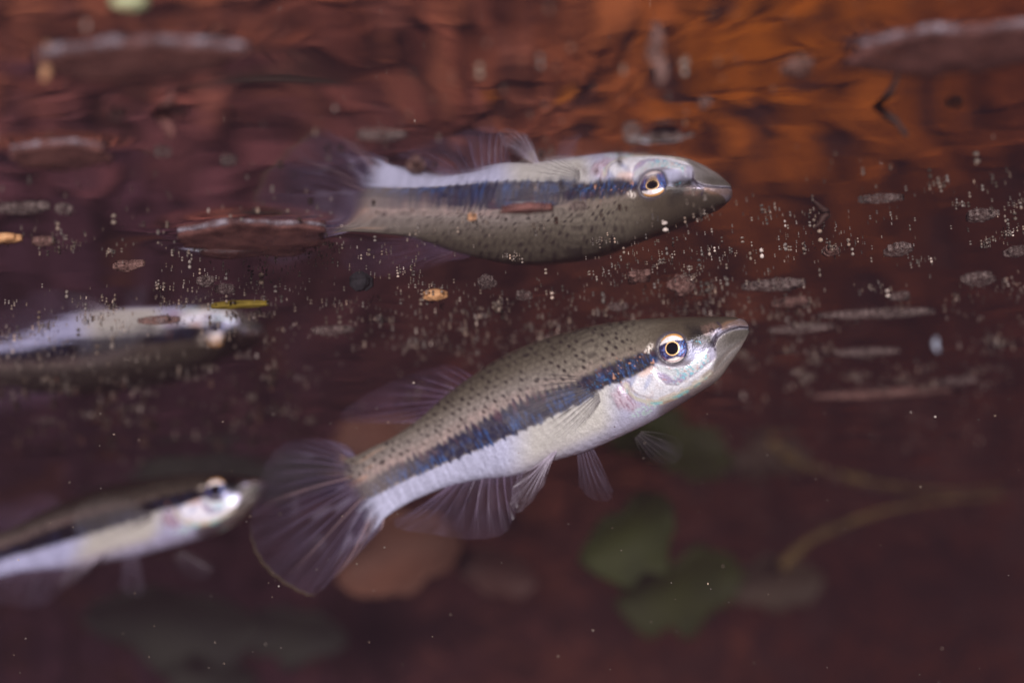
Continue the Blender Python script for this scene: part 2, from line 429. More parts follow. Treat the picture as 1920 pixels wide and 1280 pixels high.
    m2, _, _, _ = poly_dist(X, Y, [(1345, 604), (1352, 612), (1342, 626), (1338, 648), (1341, 656)]); put(S2L(52, 42, 56), (1 - sstep(0.8, 3.0, m2)) * 0.75)
    # rim of the eye
    er = np.hypot(X - 1262, Y - 653.5); put(S2L(70, 66, 74), (1 - sstep(30, 35, er)) * 0.9)
    # caudal root
    cr = 1 - sstep(672, 712, X + 0.35 * (Y - 900))
    put(S2L(170, 130, 104), cr * sstep(0.55, 0.8, vnoise(d / 6, a / 30, 57)) * 0.35)
    C *= (0.93 + 0.14 * f3[..., None])
    return np.clip(C, 0.004, 0.92), np.clip(sh, 0, 1)

def relief(X, Y):
    """sideways relief of scales, head and gill cover, in units"""
    d0, a0, s0, _ = poly_dist(X, Y, STRIPE); d0 = -d0 * s0
    row = np.floor(d0 / 10.0); la = a0 / 13.0 + 0.5 * (row % 2)
    sc_h = 1 - np.clip(np.sqrt(1.1 * (la - np.floor(la) - 0.5) ** 2 + (d0 / 10.0 - row - 0.5) ** 2) / 0.6, 0, 1) ** 2
    z = 0.00045 * sc_h * (1 - sstep(1120, 1190, X)) * sstep(690, 740, X) + 0.0032 * poly_mask(X, Y, OPERCLE, 7) + 0.0016 * poly_mask(X, Y, CHEEK, 5)
    md, _, _, _ = poly_dist(X, Y, MOUTH); z -= 0.0035 * (1 - sstep(0.5, 5, md))
    jl, _, _, _ = poly_dist(X, Y, [(1392, 640), (1366, 658), (1344, 684), (1320, 706), (1296, 722)]); z -= 0.0016 * (1 - sstep(1, 6, jl))
    er = np.hypot(X - 1262, Y - 653.5); z += 0.003 * (1 - sstep(26, 46, er)) - 0.004 * (1 - sstep(20, 30, er))
    pr = poly_mask(X, Y, [(1144, 738), (1160, 724), (1172, 736), (1178, 756), (1160, 766)], 6); z += 0.002 * pr
    return z

def mat_skin(name, sat=1.0, val=1.0, gam=1.0):
    k = NT(name)
    at = k.n('ShaderNodeAttribute', attribute_name='tint'); sh = k.n('ShaderNodeAttribute', attribute_name='silver')
    gm = k.n('ShaderNodeGamma'); gm.inputs[1].default_value = gam; k.l(at.outputs[0], gm.inputs[0])
    fa = k.n('ShaderNodeAttribute', attribute_name='fade'); sy = k.n('ShaderNodeAttribute', attribute_name='scaly')
    hs = k.n('ShaderNodeHueSaturation', i_Saturation=sat, i_Value=val); k.l(gm.outputs[0], hs.inputs['Color'])
    tc = k.n('ShaderNodeTexCoord')
    n1 = k.n('ShaderNodeTexNoise', i_Scale=420.0, i_Detail=2.0); k.l(tc.outputs['Object'], n1.inputs[0])
    r1 = k.ramp(n1.outputs[0], [(0.25, (0.8, 0.8, 0.8)), (0.75, (1.15, 1.15, 1.15))])
    mx = k.n('ShaderNodeMix', data_type='RGBA', blend_type='MULTIPLY'); mx.inputs[0].default_value = 1
    k.l(hs.outputs[0], mx.inputs[6]); k.l(r1.outputs[0], mx.inputs[7])
    vo = k.n('ShaderNodeTexVoronoi', i_Scale=95.0); k.l(tc.outputs['Object'], vo.inputs[0])
    bp = k.n('ShaderNodeBump', i_Strength=0.5, i_Distance=0.0022); k.l(vo.outputs[0], bp.inputs['Height'])
    sm = k.n('ShaderNodeMath', operation='MULTIPLY'); sm.inputs[1].default_value = 0.45; k.l(sy.outputs['Fac'], sm.inputs[0]); k.l(sm.outputs[0], bp.inputs['Strength'])
    bp2 = k.n('ShaderNodeBump', i_Strength=0.35, i_Distance=0.002); k.l(n1.outputs[0], bp2.inputs['Height']); k.l(bp.outputs[0], bp2.inputs['Normal'])
    bs = k.n('ShaderNodeBsdfPrincipled', i_Roughness=0.34); bs.inputs['Specular IOR Level'].default_value = 0.28
    mr = k.n('ShaderNodeMapRange'); mr.inputs['To Max'].default_value = 0.55; k.l(sh.outputs['Fac'], mr.inputs[0]); k.l(mr.outputs[0], bs.inputs['Metallic'])
    k.l(mx.outputs[2], bs.inputs['Base Color']); k.l(bp2.outputs[0], bs.inputs['Normal'])
    tp = k.n('ShaderNodeBsdfTransparent'); fm = k.n('ShaderNodeMixShader'); k.l(fa.outputs['Fac'], fm.inputs[0]); k.l(tp.outputs[0], fm.inputs[1]); k.l(bs.outputs[0], fm.inputs[2])
    k.l(fm.outputs[0], k.out.inputs['Surface'])
    return k.m

def mat_fin(name, c, dens=1.0):
    k = NT(name)
    at = k.n('ShaderNodeAttribute', attribute_name='tint'); al = k.n('ShaderNodeAttribute', attribute_name='cover')
    df = k.n('ShaderNodeBsdfDiffuse'); tl = k.n('ShaderNodeBsdfTranslucent'); gl = k.n('ShaderNodeBsdfGlossy', i_Roughness=0.3)
    gl.inputs['Color'].default_value = (0.5, 0.5, 0.55, 1)
    k.l(at.outputs[0], df.inputs[0]); k.l(at.outputs[0], tl.inputs[0])
    m1 = k.n('ShaderNodeMixShader'); m1.inputs[0].default_value = 0.35; k.l(df.outputs[0], m1.inputs[1]); k.l(tl.outputs[0], m1.inputs[2])
    m2 = k.n('ShaderNodeMixShader'); m2.inputs[0].default_value = 0.06; k.l(m1.outputs[0], m2.inputs[1]); k.l(gl.outputs[0], m2.inputs[2])
    tr = k.n('ShaderNodeBsdfTransparent'); mm = k.n('ShaderNodeMath', operation='MULTIPLY'); mm.inputs[1].default_value = dens; k.l(al.outputs['Fac'], mm.inputs[0])
    m3 = k.n('ShaderNodeMixShader'); k.l(mm.outputs[0], m3.inputs[0]); k.l(tr.outputs[0], m3.inputs[1]); k.l(m2.outputs[0], m3.inputs[2])
    k.l(m3.outputs[0], k.out.inputs['Surface'])
    return k.m

def mat_plain(name, c, rough=0.5, spec=0.3, metal=0.0, noise=0.0, nscale=60):
    k = NT(name)
    bs = k.n('ShaderNodeBsdfPrincipled', i_Roughness=rough); bs.inputs['Specular IOR Level'].default_value = spec; bs.inputs['Metallic'].default_value = metal
    tc = k.n('ShaderNodeTexCoord'); n1 = k.n('ShaderNodeTexNoise', i_Scale=float(nscale), i_Detail=3.0); k.l(tc.outputs['Object'], n1.inputs[0])
    c = np.array(c)
    r = k.ramp(n1.outputs[0], [(0.3, tuple(c * (1 - noise))), (0.7, tuple(np.minimum(c * (1 + noise), 1)))])
    k.l(r.outputs[0], bs.inputs['Base Color']); k.l(bs.outputs[0], k.out.inputs['Surface'])
    return k.m

FIN_M = mat_fin('fin_membrane', None)
RAY_M = mat_fin('fin_ray', None)
EYE_M = None

# fins: base line, tip line (photo points on the fish's plane), number of rays, sideways offset at base and tip, cover, tint
FINS = {
 'caudal_fin': dict(base=[(668, 860), (676, 880), (688, 905), (704, 940), (720, 968)], tip=[(640, 834), (585, 822), (530, 832), (492, 872), (470, 935), (460, 990), (474, 1040), (512, 1082), (560, 1112), (590, 1113), (640, 1072), (685, 1020), (708, 990)],
      n=26, off=(0, 0.0), cover=0.24, tint=(92, 82, 104), curl=0.012, dark=True),
 'dorsal_fin': dict(base=[(892, 712), (868, 730), (846, 745), (822, 764), (800, 786)], tip=[(862, 690), (830, 696), (770, 712), (705, 742), (652, 784), (690, 800), (745, 797)],
      n=11, off=(0, 0.03), cover=0.15, tint=(104, 86, 112), curl=0.01, dark=False),
 'anal_fin': dict(base=[(980, 886), (945, 894), (905, 896), (865, 902), (838, 914)], tip=[(984, 918), (972, 958), (945, 1000), (885, 1010), (810, 1002), (752, 992), (744, 976)],
      n=13, off=(0, 0.004), cover=0.30, tint=(92, 80, 100), curl=0.008, dark=False),
 'pelvic_fin_near': dict(base=[(1056, 846), (1051, 850), (1046, 853)], tip=[(1048, 905), (1030, 928), (1004, 955), (984, 964), (974, 950), (980, 925), (992, 898)],
      n=7, off=(0.018, 0.030), cover=0.30, tint=(128, 120, 136), curl=0.006, dark=False),
 'pelvic_fin_far': dict(base=[(1102, 836), (1090, 842), (1076, 848)], tip=[(1114, 905), (1110, 925), (1090, 930), (1068, 925), (1052, 905)],
      n=7, off=(-0.012, -0.06), cover=0.20, tint=(104, 96, 116), curl=0.006, dark=False),
 'pectoral_fin_near': dict(base=[(1136, 722), (1146, 734), (1154, 748), (1156, 762)], tip=[(1012, 716), (984, 748), (978, 784), (992, 812), (1024, 836), (1058, 846), (1094, 838), (1124, 816)],
      n=15, off=(0.050, 0.064), cover=0.12, tint=(196, 194, 196), curl=0.004, dark=False),
 'pectoral_fin_far': dict(base=[(1176, 800), (1170, 806), (1164, 812)], tip=[(1226, 806), (1222, 836), (1200, 852), (1176, 850), (1150, 840)],
      n=7, off=(-0.045, -0.10), cover=0.13, tint=(104, 96, 116), curl=0.004, dark=False),
}

def fish(origin, hd, nd, xform, label, skin, fin_m, ray_m, lowres=False):
    root = empty('fish', tuple(origin))
    O = np.array(origin)
    def place(U, Z, W):
        U, Z, W = xform(np.asarray(U, float), np.asarray(Z, float), np.asarray(W, float))
        return np.asarray(U)[..., None] * hd + np.asarray(Z)[..., None] * np.array([0, 0, 1.0]) + np.asarray(W)[..., None] * nd
    ns, m = (240, 96) if lowres else (700, 224)
    T = catmull([plane_uz(*p) for p in ST_TOP], ns); B = catmull([plane_uz(*p) for p in ST_BOT], ns); W = catmull([[w] for w in ST_W], ns)[:, 0]
    ph = np.arange(m) / m * 2 * math.pi
    v = np.cos(ph); l = np.sign(np.sin(ph)) * np.abs(np.sin(ph)) ** 0.86
    c = (T + B) / 2; hv = (T - B) / 2
    # the widest point sits a little above the middle; the belly is narrower
    fr_ = sstep(0.66, 0.92, np.arange(ns) / (ns - 1))[:, None]     # the jaw is wedge-shaped
    wid = 1 - 0.10 * np.clip(-v, 0, 1)[None] ** 2 - 0.4 * fr_ * np.clip(-v + 0.15, 0, 1)[None]
    U = c[:, None, 0] + hv[:, None, 0] * v; Z = c[:, None, 1] + hv[:, None, 1] * v; Wd = W[:, None] * l[None] * wid
    # photo position of every vertex of the near flank, used as the coordinate of the skin pattern
    near = np.abs(Wd)
    P3 = ORG + U[..., None] * HD + near[..., None] * ND; P3[..., 2] = Z
    X, Y = project(P3.reshape(-1, 3)); X = X.reshape(U.shape); Y = Y.reshape(U.shape)
    C, sh = paint(X, Y)
    # the skin ends in ragged tongues between the rays of the tail fin
    tt_ = np.broadcast_to(np.arange(ns)[:, None] / (ns - 1) * (len(ST_TOP) - 1), X.shape); vv_ = np.broadcast_to(v[None], X.shape)
    fade = sstep(0.1, 2.3, tt_ - 0.9 * (vnoise(vv_ * 11 + 40, tt_ * 0.7, 5) - 0.3) + 0.3 * (vnoise(vv_ * 30 + 40, tt_ * 2, 6) - 0.5))
    scaly = 1 - sstep(1150, 1200, X)
    rel = relief(X, Y) * np.sign(l)[None] * np.abs(l)[None]
    V = place(U, Z, Wd + rel).reshape(-1, 3)
    F = grid_faces(ns, m, True)
    n0 = len(V)
    V = np.vstack([V, V[:m].mean(0), V[n0 - m:].mean(0)])
    Cc = np.vstack([C.reshape(-1, 3), C[0].mean(0), C[-1].mean(0)]); shh = np.append(sh.ravel(), [0, 0])
    body = make_mesh('body', V, F, skin, root, colors=Cc, attrs={'silver': shh, 'fade': np.append(fade.ravel(), [0, 1]), 'scaly': np.append(scaly.ravel(), [1, 0])})
    # eye on each flank
    k = np.argmin((X[:, : m // 2] - 1262) ** 2 + (Y[:, : m // 2] - 653.5) ** 2); iu, ip = divmod(k, m // 2)
    for s in (1, -1):
        build_eye(root, place, U[iu, ip], Z[iu, ip], near[iu, ip], s, hd, nd, O, 0.56 if lowres else 0.425)
    for fn, fd in FINS.items():
        build_fin(root, fn, fd, place, W, T, B, fin_m, ray_m, X, Y, near, lowres)
    tag(root, label, 'fish', 'topminnows under the surface')
    return root

def build_eye(root, place, u, z, w, s, hd, nd, O, pr):
    """domed iris with a black pupil; s is the flank"""
    R = 0.0196
    ctr = place(u, z, s * (w - 0.002))
    out = nd * s
    if s > 0:
        vw = -(ctr + O); vw /= np.linalg.norm(vw); out = out * 0.55 + vw * 0.45
    else: out = out * 0.85 + hd * 0.3
    out = out / np.linalg.norm(out)
    ex = hd - out * (hd @ out); ex /= np.linalg.norm(ex); ez = np.cross(ex, out); ez = ez if ez[2] > 0 else -ez
    nr, na = 44, 120
    r = np.linspace(0, 1.06, nr)[:, None]; a = np.arange(na)[None] / na * 2 * math.pi
    x = r * np.cos(a); y = r * np.sin(a)
    hgt = 0.36 * np.sqrt(np.clip(1.12 - r * r, 0, 1)) + 0 * a
    V = ctr + R * (x[..., None] * ex + y[..., None] * ez + hgt[..., None] * out)
    # iris colour: navy field, white crescents above and below, thin gold rim on top
    n1 = fbm(x * 7 + 40, y * 7 + 40, 5); n2 = vnoise(x * 16 + 40, y * 16 + 40, 8)
    base = np.broadcast_to(S2L(50, 48, 84), x.shape + (3,)).copy()
    def put(rgb, mm):
        nonlocal base
        base = base * (1 - mm[..., None]) + np.asarray(rgb) * mm[..., None]
    put(S2L(96, 104, 160), sstep(0.5, 0.7, n1) * sstep(0.9, 0.4, np.abs(y)))
    put(S2L(60, 120, 200), sstep(0.55, 0.75, n2) * sstep(0.2, 0.6, x) * sstep(0.8, 0.3, np.abs(y)) * 0.8)
    put(S2L(236, 230, 232), sstep(0.36, 0.52, y - 0.10 * x + 0.25 * (n1 - 0.5)))
    put(S2L(236, 230, 228), sstep(-0.60, -0.72, y + 0.12 * x * 0 - 0.16 * (x - 0.1) ** 2 * -1 + 0.12 * (n1 - 0.5)))
    put(S2L(170, 120, 130), sstep(0.80, 0.88, r + 0 * a) * sstep(0.95, 0.90, r + 0 * a) * sstep(-0.3, -0.6, y) * 0.6)
    put(S2L(214, 150, 50), sstep(0.86, 0.94, r + 0 * a) * sstep(0.45, 0.75, y) * 0.9)
    put(S2L(40, 36, 50), sstep(0.93, 1.0, r + 0 * a) * sstep(0.75, 0.5, y) * 0.9)
    put(S2L(226, 186, 130), sstep(0.40, 0.43, r + 0 * a) * sstep(0.53, 0.49, r + 0 * a))
    put(S2L(20, 16, 24), sstep(0.42, 0.40, r + 0 * a))
    eye = make_mesh('eye', V.reshape(-1, 3), grid_faces(nr, na, True), EYE_M, root, colors=base.reshape(-1, 3), attrs={'silver': (0.3 * np.ones(x.shape)).ravel(), 'fade': np.ones(x.size), 'scaly': np.zeros(x.size)})
    r = np.linspace(0, pr, 12)[:, None]
    hgt = 0.36 * np.sqrt(np.clip(1.12 - r * r, 0, 1)) + 0.012 + 0.02 * (1 - (r / pr) ** 2) + 0 * a
    V = ctr + R * ((r * np.cos(a))[..., None] * ex + (r * np.sin(a))[..., None] * ez + hgt[..., None] * out)
    make_mesh('pupil', V.reshape(-1, 3), grid_faces(12, na, True), PUPIL_M, eye)

def build_fin(root, fn, fd, place, W, T, B, fin_m, ray_m, X, Y, near, lowres):
    nu = 14 if lowres else 40
    n = fd['n']; per = 2 if lowres else 5; nv = (n - 1) * per + 1
    base = catmull([plane_uz(*p) for p in fd['base']], nv); tip = catmull([plane_uz(*p) for p in fd['tip']], nv)
    t = np.linspace(0, 1, nu)[:, None]; q = np.linspace(0, 1, nv)[None, :]
    rr = np.random.default_rng(sum(map(ord, fn)))
    # uneven margin
    edge = 1 + 0.004 * np.sin(q * (n - 1) * 2 * math.pi) + 0.03 * (vnoise(q * 9 + 3, q * 0, 5) - 0.5)
    tt = t * edge
    U = base[None, :, 0] * (1 - tt) + tip[None, :, 0] * tt; Z = base[None, :, 1] * (1 - tt) + tip[None, :, 1] * tt
    sagz = -0.02 * np.sin(math.pi * t) * (q - 0.5) * (1 if fn == 'caudal_fin' else 0.3)
    Z = Z + sagz
    o0, o1 = fd['off']
    Wd = o0 + (o1 - o0) * t + fd['curl'] * np.sin(q * 5 + t * 2.2) * t + 0.0016 * np.cos(q * (n - 1) * 2 * math.pi) * sstep(0, 0.3, t)
    V = place(U, Z, Wd)
    streak = vnoise(q * (n - 1) * 1.7 + 5 + 0 * t, t * 3 + 0 * q, 3)
    fine = vnoise(q * (n - 1) * 5 + 9 + 0 * t, t * 6 + 0 * q, 4)
    tint = S2L(*fd['tint']) * (0.75 + 0.5 * streak[..., None])
    cover = fd['cover'] * (0.45 + 0.75 * streak + 0.3 * fine) * (1 - 0.30 * t)
    if fn.startswith('pectoral'): cover = cover * sstep(0, 0.3, q) * sstep(1, 0.7, q)
    if fn == 'caudal_fin':
        rootm = sstep(0.34, 0.0, t) + 0 * q
        cover = cover + 0.4 * rootm
        warm = sstep(0.45, 0.7, vnoise(q * 22 + 0 * t, t * 4 + 0 * q, 14)) * sstep(0.45, 0.05, t)
        tint = tint * (1 - warm[..., None]) + S2L(186, 146, 122) * warm[..., None]
        dk = sstep(0.55, 0.75, vnoise(q * 19 + 30 + 0 * t, t * 2.5 + 0 * q, 17)) * sstep(0.9, 0.2, t)
        tint = tint * (1 - 0.75 * dk[..., None]) + S2L(40, 36, 66) * 0.75 * dk[..., None]
        cover = np.clip(cover + 0.25 * dk, 0, 0.95)
        gq = sstep(0.62, 0.8, vnoise(q * 24 + 70 + 0 * t, t * 5 + 0 * q, 27)) * sstep(0.08, 0.2, t) * sstep(0.7, 0.4, t)  # pale bluish glints painted into the membrane
        tint = tint * (1 - gq[..., None]) + S2L(140, 134, 160) * gq[..., None]; cover = np.clip(cover + 0.12 * gq, 0, 0.95)
        mg = sstep(0.972, 0.992, t) * sstep(0.35, 0.5, q) * sstep(0.82, 0.7, q)
        tint = tint * (1 - mg[..., None]) + S2L(120, 112, 70) * mg[..., None]; cover = np.maximum(cover, 0.55 * mg)
    if fn in ('dorsal_fin', 'anal_fin'):
        ci = np.floor(q * n * 1.0 + 0 * t); cj = np.floor(t * 7 + 0 * q); h = hash2(ci, cj, 55)
        rr_ = np.hypot((q * n - ci - 0.5) * 1.0, (t * 7 - cj - 0.5) * 1.0)
        sp = (1 - sstep(0.16, 0.36, rr_)) * (h > (0.42 if fn == 'dorsal_fin' else 0.8)) * sstep(0.8, 0.45, t)
        tint = tint * (1 - sp[..., None]) + S2L(42, 32, 48) * sp[..., None]; cover = np.clip(cover + 0.5 * sp, 0, 0.9)
        cover = np.clip(cover + 0.25 * sstep(0.2, 0, t), 0, 0.9)
    name = fn.replace('_near', '').replace('_far', '')
    fin = make_mesh(name, V.reshape(-1, 3), grid_faces(nu, nv), fin_m, root, colors=tint.reshape(-1, 3), attrs={'cover': np.clip(cover, 0.02, 0.95).ravel()})
    # rays: thin tapering rods, one object each
    r0 = {'caudal_fin': 0.0017, 'anal_fin': 0.0014}.get(fn, 0.0012)
    for i in range(n):
        c = V[:, i * per]
        L = int(nu * (0.86 + 0.12 * rr.random())); L = min(L, nu)
        cc = c[:L:2] if not lowres else c[:L]
        kk = len(cc)
        tg = np.gradient(cc, axis=0); tg /= np.linalg.norm(tg, axis=1)[:, None] + 1e-9
        side = np.cross(tg, np.array([0.3, 0.8, 0.5])); side /= np.linalg.norm(side, axis=1)[:, None]; nor = np.cross(tg, side)
        f = np.linspace(0, 1, kk)[:, None]
        rad = r0 * (1.15 - 0.95 * f)
        ring = np.stack([cc + rad * side, cc + rad * nor, cc - rad * side, cc - rad * nor], 1)
        lum = 0.75 + 0.6 * rr.random()
        base_c = np.array(S2L(*fd['tint'])) * 1.7 * lum
        if fn == 'caudal_fin' and rr.random() < 0.35: base_c = S2L(176, 150, 156) * lum
        if fn.startswith('pectoral'): base_c = S2L(136, 130, 134) * lum * 0.7
        if fn == 'pelvic_fin_near': base_c = S2L(190, 182, 200) * lum
        cov = np.repeat(np.clip(fd['cover'] * (1.3 if fn.endswith('_far') else 2.2) * (1.05 - 0.85 * f[:, 0]), 0.03, 0.9), 4)
        Vr = [ring.reshape(-1, 3)]; Fr = [grid_faces(kk, 4, True)]
        if not lowres and 0 < i < n - 1:         # each ray forks towards the margin
            st_ = int(kk * rr.uniform(0.38, 0.55))
            for sg in (-1, 1):
                nb = V[:, i * per + sg][:L:2]
                wq = (np.linspace(0, 1, kk)[:, None] - st_ / kk).clip(0) / (1 - st_ / kk) * rr.uniform(1.0, 1.5)
                bc = (cc + (nb - cc) * wq)[st_:]; br = rad[st_:] * 0.75
                Fr.append(grid_faces(len(bc), 4, True) + sum(len(q_) for q_ in Vr))
                Vr.append(np.stack([bc + br * side[st_:], bc + br * nor[st_:], bc - br * side[st_:], bc - br * nor[st_:]], 1).reshape(-1, 3))
                cov = np.append(cov, np.repeat(np.clip(fd['cover'] * (1.1 if fn.endswith('_far') else 1.9) * (1.0 - 0.8 * f[st_:, 0]), 0.03, 0.9), 4))
        nv_ = sum(len(q_) for q_ in Vr)
        make_mesh('fin_ray', np.vstack(Vr), np.vstack(Fr), ray_m, fin, colors=np.broadcast_to(np.clip(base_c, 0, 0.8), (nv_, 3)), attrs={'cover': cov})

EYE_M = mat_skin('eye_iris')
PUPIL_M = mat_plain('pupil_black', (0.003, 0.003, 0.006), 0.5, 0.02)
SKIN1 = mat_skin('topminnow_skin')
SKIN2 = mat_skin('topminnow_skin_second', 0.8, 1.4, 1.75)
fish(ORG, HD, ND, lambda u, z, w: (u, z, w), 'sharp striped topminnow in the middle, snout just under the surface', SKIN1, FIN_M, RAY_M)

# the second fish, farther back and cut by the left edge
def second():
    yaw = math.radians(25); hd = np.array([math.cos(yaw), -math.sin(yaw), 0]); nd = np.array([-math.sin(yaw), -math.cos(yaw), 0])
    e0 = plane_uz(1262, 653)
    d = ray(384, 920); p = d * (2.76 / d[1])
    org = p - nd * 0.05; org[2] = 0
    rot = math.radians(-4.0); sc_ = 0.9
    cr, sr = math.cos(math.radians(20)), math.sin(math.radians(20))
    def xf(u, z, w):
        u = (u - e0[0]); z = (z - e0[1])
        ax = 0.40 * u - 0.02; zr = z - ax         # rolled a little, belly towards the lens
        z = ax + zr * cr + w * sr; w = w * cr - zr * sr
        u = np.where(u < 0, u * 1.45, u)        # a slimmer fish than the first
        return sc_ * (u * math.cos(rot) - z * math.sin(rot)), p[2] + sc_ * (u * math.sin(rot) + z * math.cos(rot)), sc_ * w
    fish(org, hd, nd, xf, 'blurred striped topminnow at the left edge, behind the sharp one', SKIN2, FIN_M, RAY_M, lowres=True)
second()

# ------------------------------------------------------------------ things floating on the surface
RED_LEAF = mat_leaf('soaked_red_leaf', (0.075, 0.030, 0.028), (0.20, 0.085, 0.075), 26, 0.2, clear=0.25)
PALE = mat_leaf('pale_scum', (0.09, 0.06, 0.055), (0.32, 0.25, 0.24), 170, 0.25, 0.5, 1.0, clear=0.45)
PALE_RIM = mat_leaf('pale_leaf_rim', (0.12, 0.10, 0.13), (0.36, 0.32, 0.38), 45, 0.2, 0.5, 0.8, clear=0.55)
YELLOW = mat_leaf('yellow_leaf', (0.10, 0.07, 0.008), (0.26, 0.19, 0.02), 40, 0.3)
ORANGE = mat_leaf('orange_scrap', (0.34, 0.13, 0.04), (0.70, 0.42, 0.22), 60, 0.3)
PINKISH = mat_leaf('pink_flake', (0.12, 0.06, 0.05), (0.32, 0.19, 0.17), 120, 0.25, 0.5, 0.9, clear=0.3)
BLACK = mat_leaf('black_husk', (0.004, 0.004, 0.006), (0.02, 0.018, 0.022), 60, 0.0, 0.95)
DARKBROWN = mat_leaf('dark_brown_bark', (0.012, 0.006, 0.006), (0.035, 0.015, 0.012), 40, 0.0)
TAN = mat_leaf('tan_rootlet', (0.30, 0.14, 0.07), (0.52, 0.30, 0.18), 50, 0.3)
GREENISH = mat_leaf('pale_green_scrap', (0.30, 0.34, 0.18), (0.55, 0.58, 0.36), 40, 0.3)

def floater(name, label, cat, px, py, w, h, mat, rim=False, edge=0.0035, bulge=0.22, tilt=0.0, dip=0.0, rough=0.18, group=None, point=0.0, seed=None):
    p = on_surface(px, py); dist = p @ FWD; se = H / np.linalg.norm(p)
    a = w / 2 * dist / FPX; b = max(h / 2 * dist / FPX / se * 0.8, 0.12 * a)
    sd = int(px * 7 + py * 13) if seed is None else seed
    nr, na = 9, 44
    th = np.arange(na) / na * 2 * math.pi
    f = 1 + rough * (2 * vnoise(np.cos(th) * 2.2 + 50 + sd, np.sin(th) * 2.2 + 50, sd % 97) - 1) + rough * 0.5 * (2 * vnoise(np.cos(th) * 6 + 50, np.sin(th) * 6 + 50 + sd, sd % 89) - 1)
    fx = np.sign(np.cos(th)) * np.abs(np.cos(th)) ** (1 - 0.25 * point); fy = np.sign(np.sin(th)) * np.abs(np.sin(th)) ** (1 + 0.8 * point)
    r = np.linspace(0, 1, nr)[:, None]
    x = a * r * f * fx; y = b * r * f * fy
    bl = bulge * min(a, b)
    zb = -edge - bl * (1 - r ** 2) * (0.7 + 0.6 * vnoise(x / a * 3 + 20, y / b * 3 + 20, sd % 31)) - dip * 0.9
    zb = zb - tilt * (y + b * 1.1)
    zt = 0.0015 + 0 * th - dip * 0.9 - tilt * (y[-1] + b * 1.1)
    V = [np.stack([x, y, zb], -1).reshape(-1, 3)]
    V.append(np.stack([x[-1], y[-1], zt], -1)); V.append(np.array([[0, 0, 0.002 - dip * 0.9 - tilt * b * 1.1]]))
    V = np.vstack(V)
    Fq = [tuple(q) for q in grid_faces(nr, na, True)]
    k0 = (nr - 1) * na
    Fq += [(k0 + j, k0 + (j + 1) % na, k0 + na + (j + 1) % na, k0 + na + j) for j in range(na)]
    Fq += [(k0 + na + j, k0 + na + (j + 1) % na, k0 + 2 * na) for j in range(na)]
    root_loc = (p[0], p[1], H + float(surf_dz(p[0], p[1])))
    if dip: DIPS.append((p[0], p[1], a * 1.25, b * 1.5, dip))
    if rim:
        root = empty(name, root_loc)
        make_mesh('blade', V, Fq, mat, root)
        # strip of silvery film facing the lens, its lit brightness put into the colour
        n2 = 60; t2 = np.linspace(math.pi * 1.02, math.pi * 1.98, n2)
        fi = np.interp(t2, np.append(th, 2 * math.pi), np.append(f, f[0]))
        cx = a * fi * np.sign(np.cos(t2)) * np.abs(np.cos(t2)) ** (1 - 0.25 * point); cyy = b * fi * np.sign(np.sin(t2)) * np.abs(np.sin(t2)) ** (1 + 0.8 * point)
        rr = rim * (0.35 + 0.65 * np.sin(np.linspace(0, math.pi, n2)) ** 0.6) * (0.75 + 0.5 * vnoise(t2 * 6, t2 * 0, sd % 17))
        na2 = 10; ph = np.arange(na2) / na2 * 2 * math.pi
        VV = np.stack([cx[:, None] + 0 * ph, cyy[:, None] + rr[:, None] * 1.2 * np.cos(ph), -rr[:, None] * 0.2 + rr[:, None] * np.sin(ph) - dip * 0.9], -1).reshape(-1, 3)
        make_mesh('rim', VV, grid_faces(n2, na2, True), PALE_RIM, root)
        o = root
    else:
        o = make_mesh(name, V, Fq, mat); o.location = root_loc
    return tag(o, label, cat, group)

G = 'bits of leaf and scum afloat'
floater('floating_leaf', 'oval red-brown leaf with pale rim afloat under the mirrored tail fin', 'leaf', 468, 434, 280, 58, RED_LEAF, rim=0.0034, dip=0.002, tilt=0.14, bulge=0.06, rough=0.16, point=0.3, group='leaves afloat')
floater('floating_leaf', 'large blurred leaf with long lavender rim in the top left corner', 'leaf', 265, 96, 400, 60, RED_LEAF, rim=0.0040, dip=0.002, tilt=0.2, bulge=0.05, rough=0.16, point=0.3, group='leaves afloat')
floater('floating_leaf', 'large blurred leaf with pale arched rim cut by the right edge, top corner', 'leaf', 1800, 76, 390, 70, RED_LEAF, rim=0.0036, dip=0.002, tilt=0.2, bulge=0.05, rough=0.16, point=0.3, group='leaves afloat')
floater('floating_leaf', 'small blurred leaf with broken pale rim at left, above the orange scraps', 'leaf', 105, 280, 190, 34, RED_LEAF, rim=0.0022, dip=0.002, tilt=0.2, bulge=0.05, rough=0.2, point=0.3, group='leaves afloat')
floater('floating_leaf', 'thin yellow leaf sliver afloat above the mirrored second fish', 'leaf', 448, 571, 105, 8, YELLOW, rough=0.12, point=0.6, bulge=0.3, group='leaves afloat')
floater('leaf_scrap', 'bright orange leaf scrap touching the left edge', 'leaf scrap', 8, 447, 62, 12, ORANGE, bulge=0.3, group=G)
floater('leaf_scrap', 'dull orange-brown scrap just right of the bright orange one', 'leaf scrap', 82, 452, 46, 10, PINKISH, bulge=0.3, group=G)
floater('scum_flake', 'pale streak of scum above the orange scraps at left', 'flake', 42, 390, 90, 16, PALE, group=G)
floater('husk', 'whitish orange husk afloat below the middle of the mirrored fish', 'husk', 817, 549, 34, 10, ORANGE, bulge=0.4, edge=0.004, rough=0.4, group=G)
floater('husk', 'small black husk afloat left of the whitish orange husk', 'husk', 674, 526, 40, 13, BLACK, bulge=0.6, edge=0.006, rough=0.35, group=G)
floater('leaf_scrap', 'tiny orange scrap over the mirrored back, left of centre', 'leaf scrap', 884, 395, 18, 6, TAN, bulge=0.5, group=G)
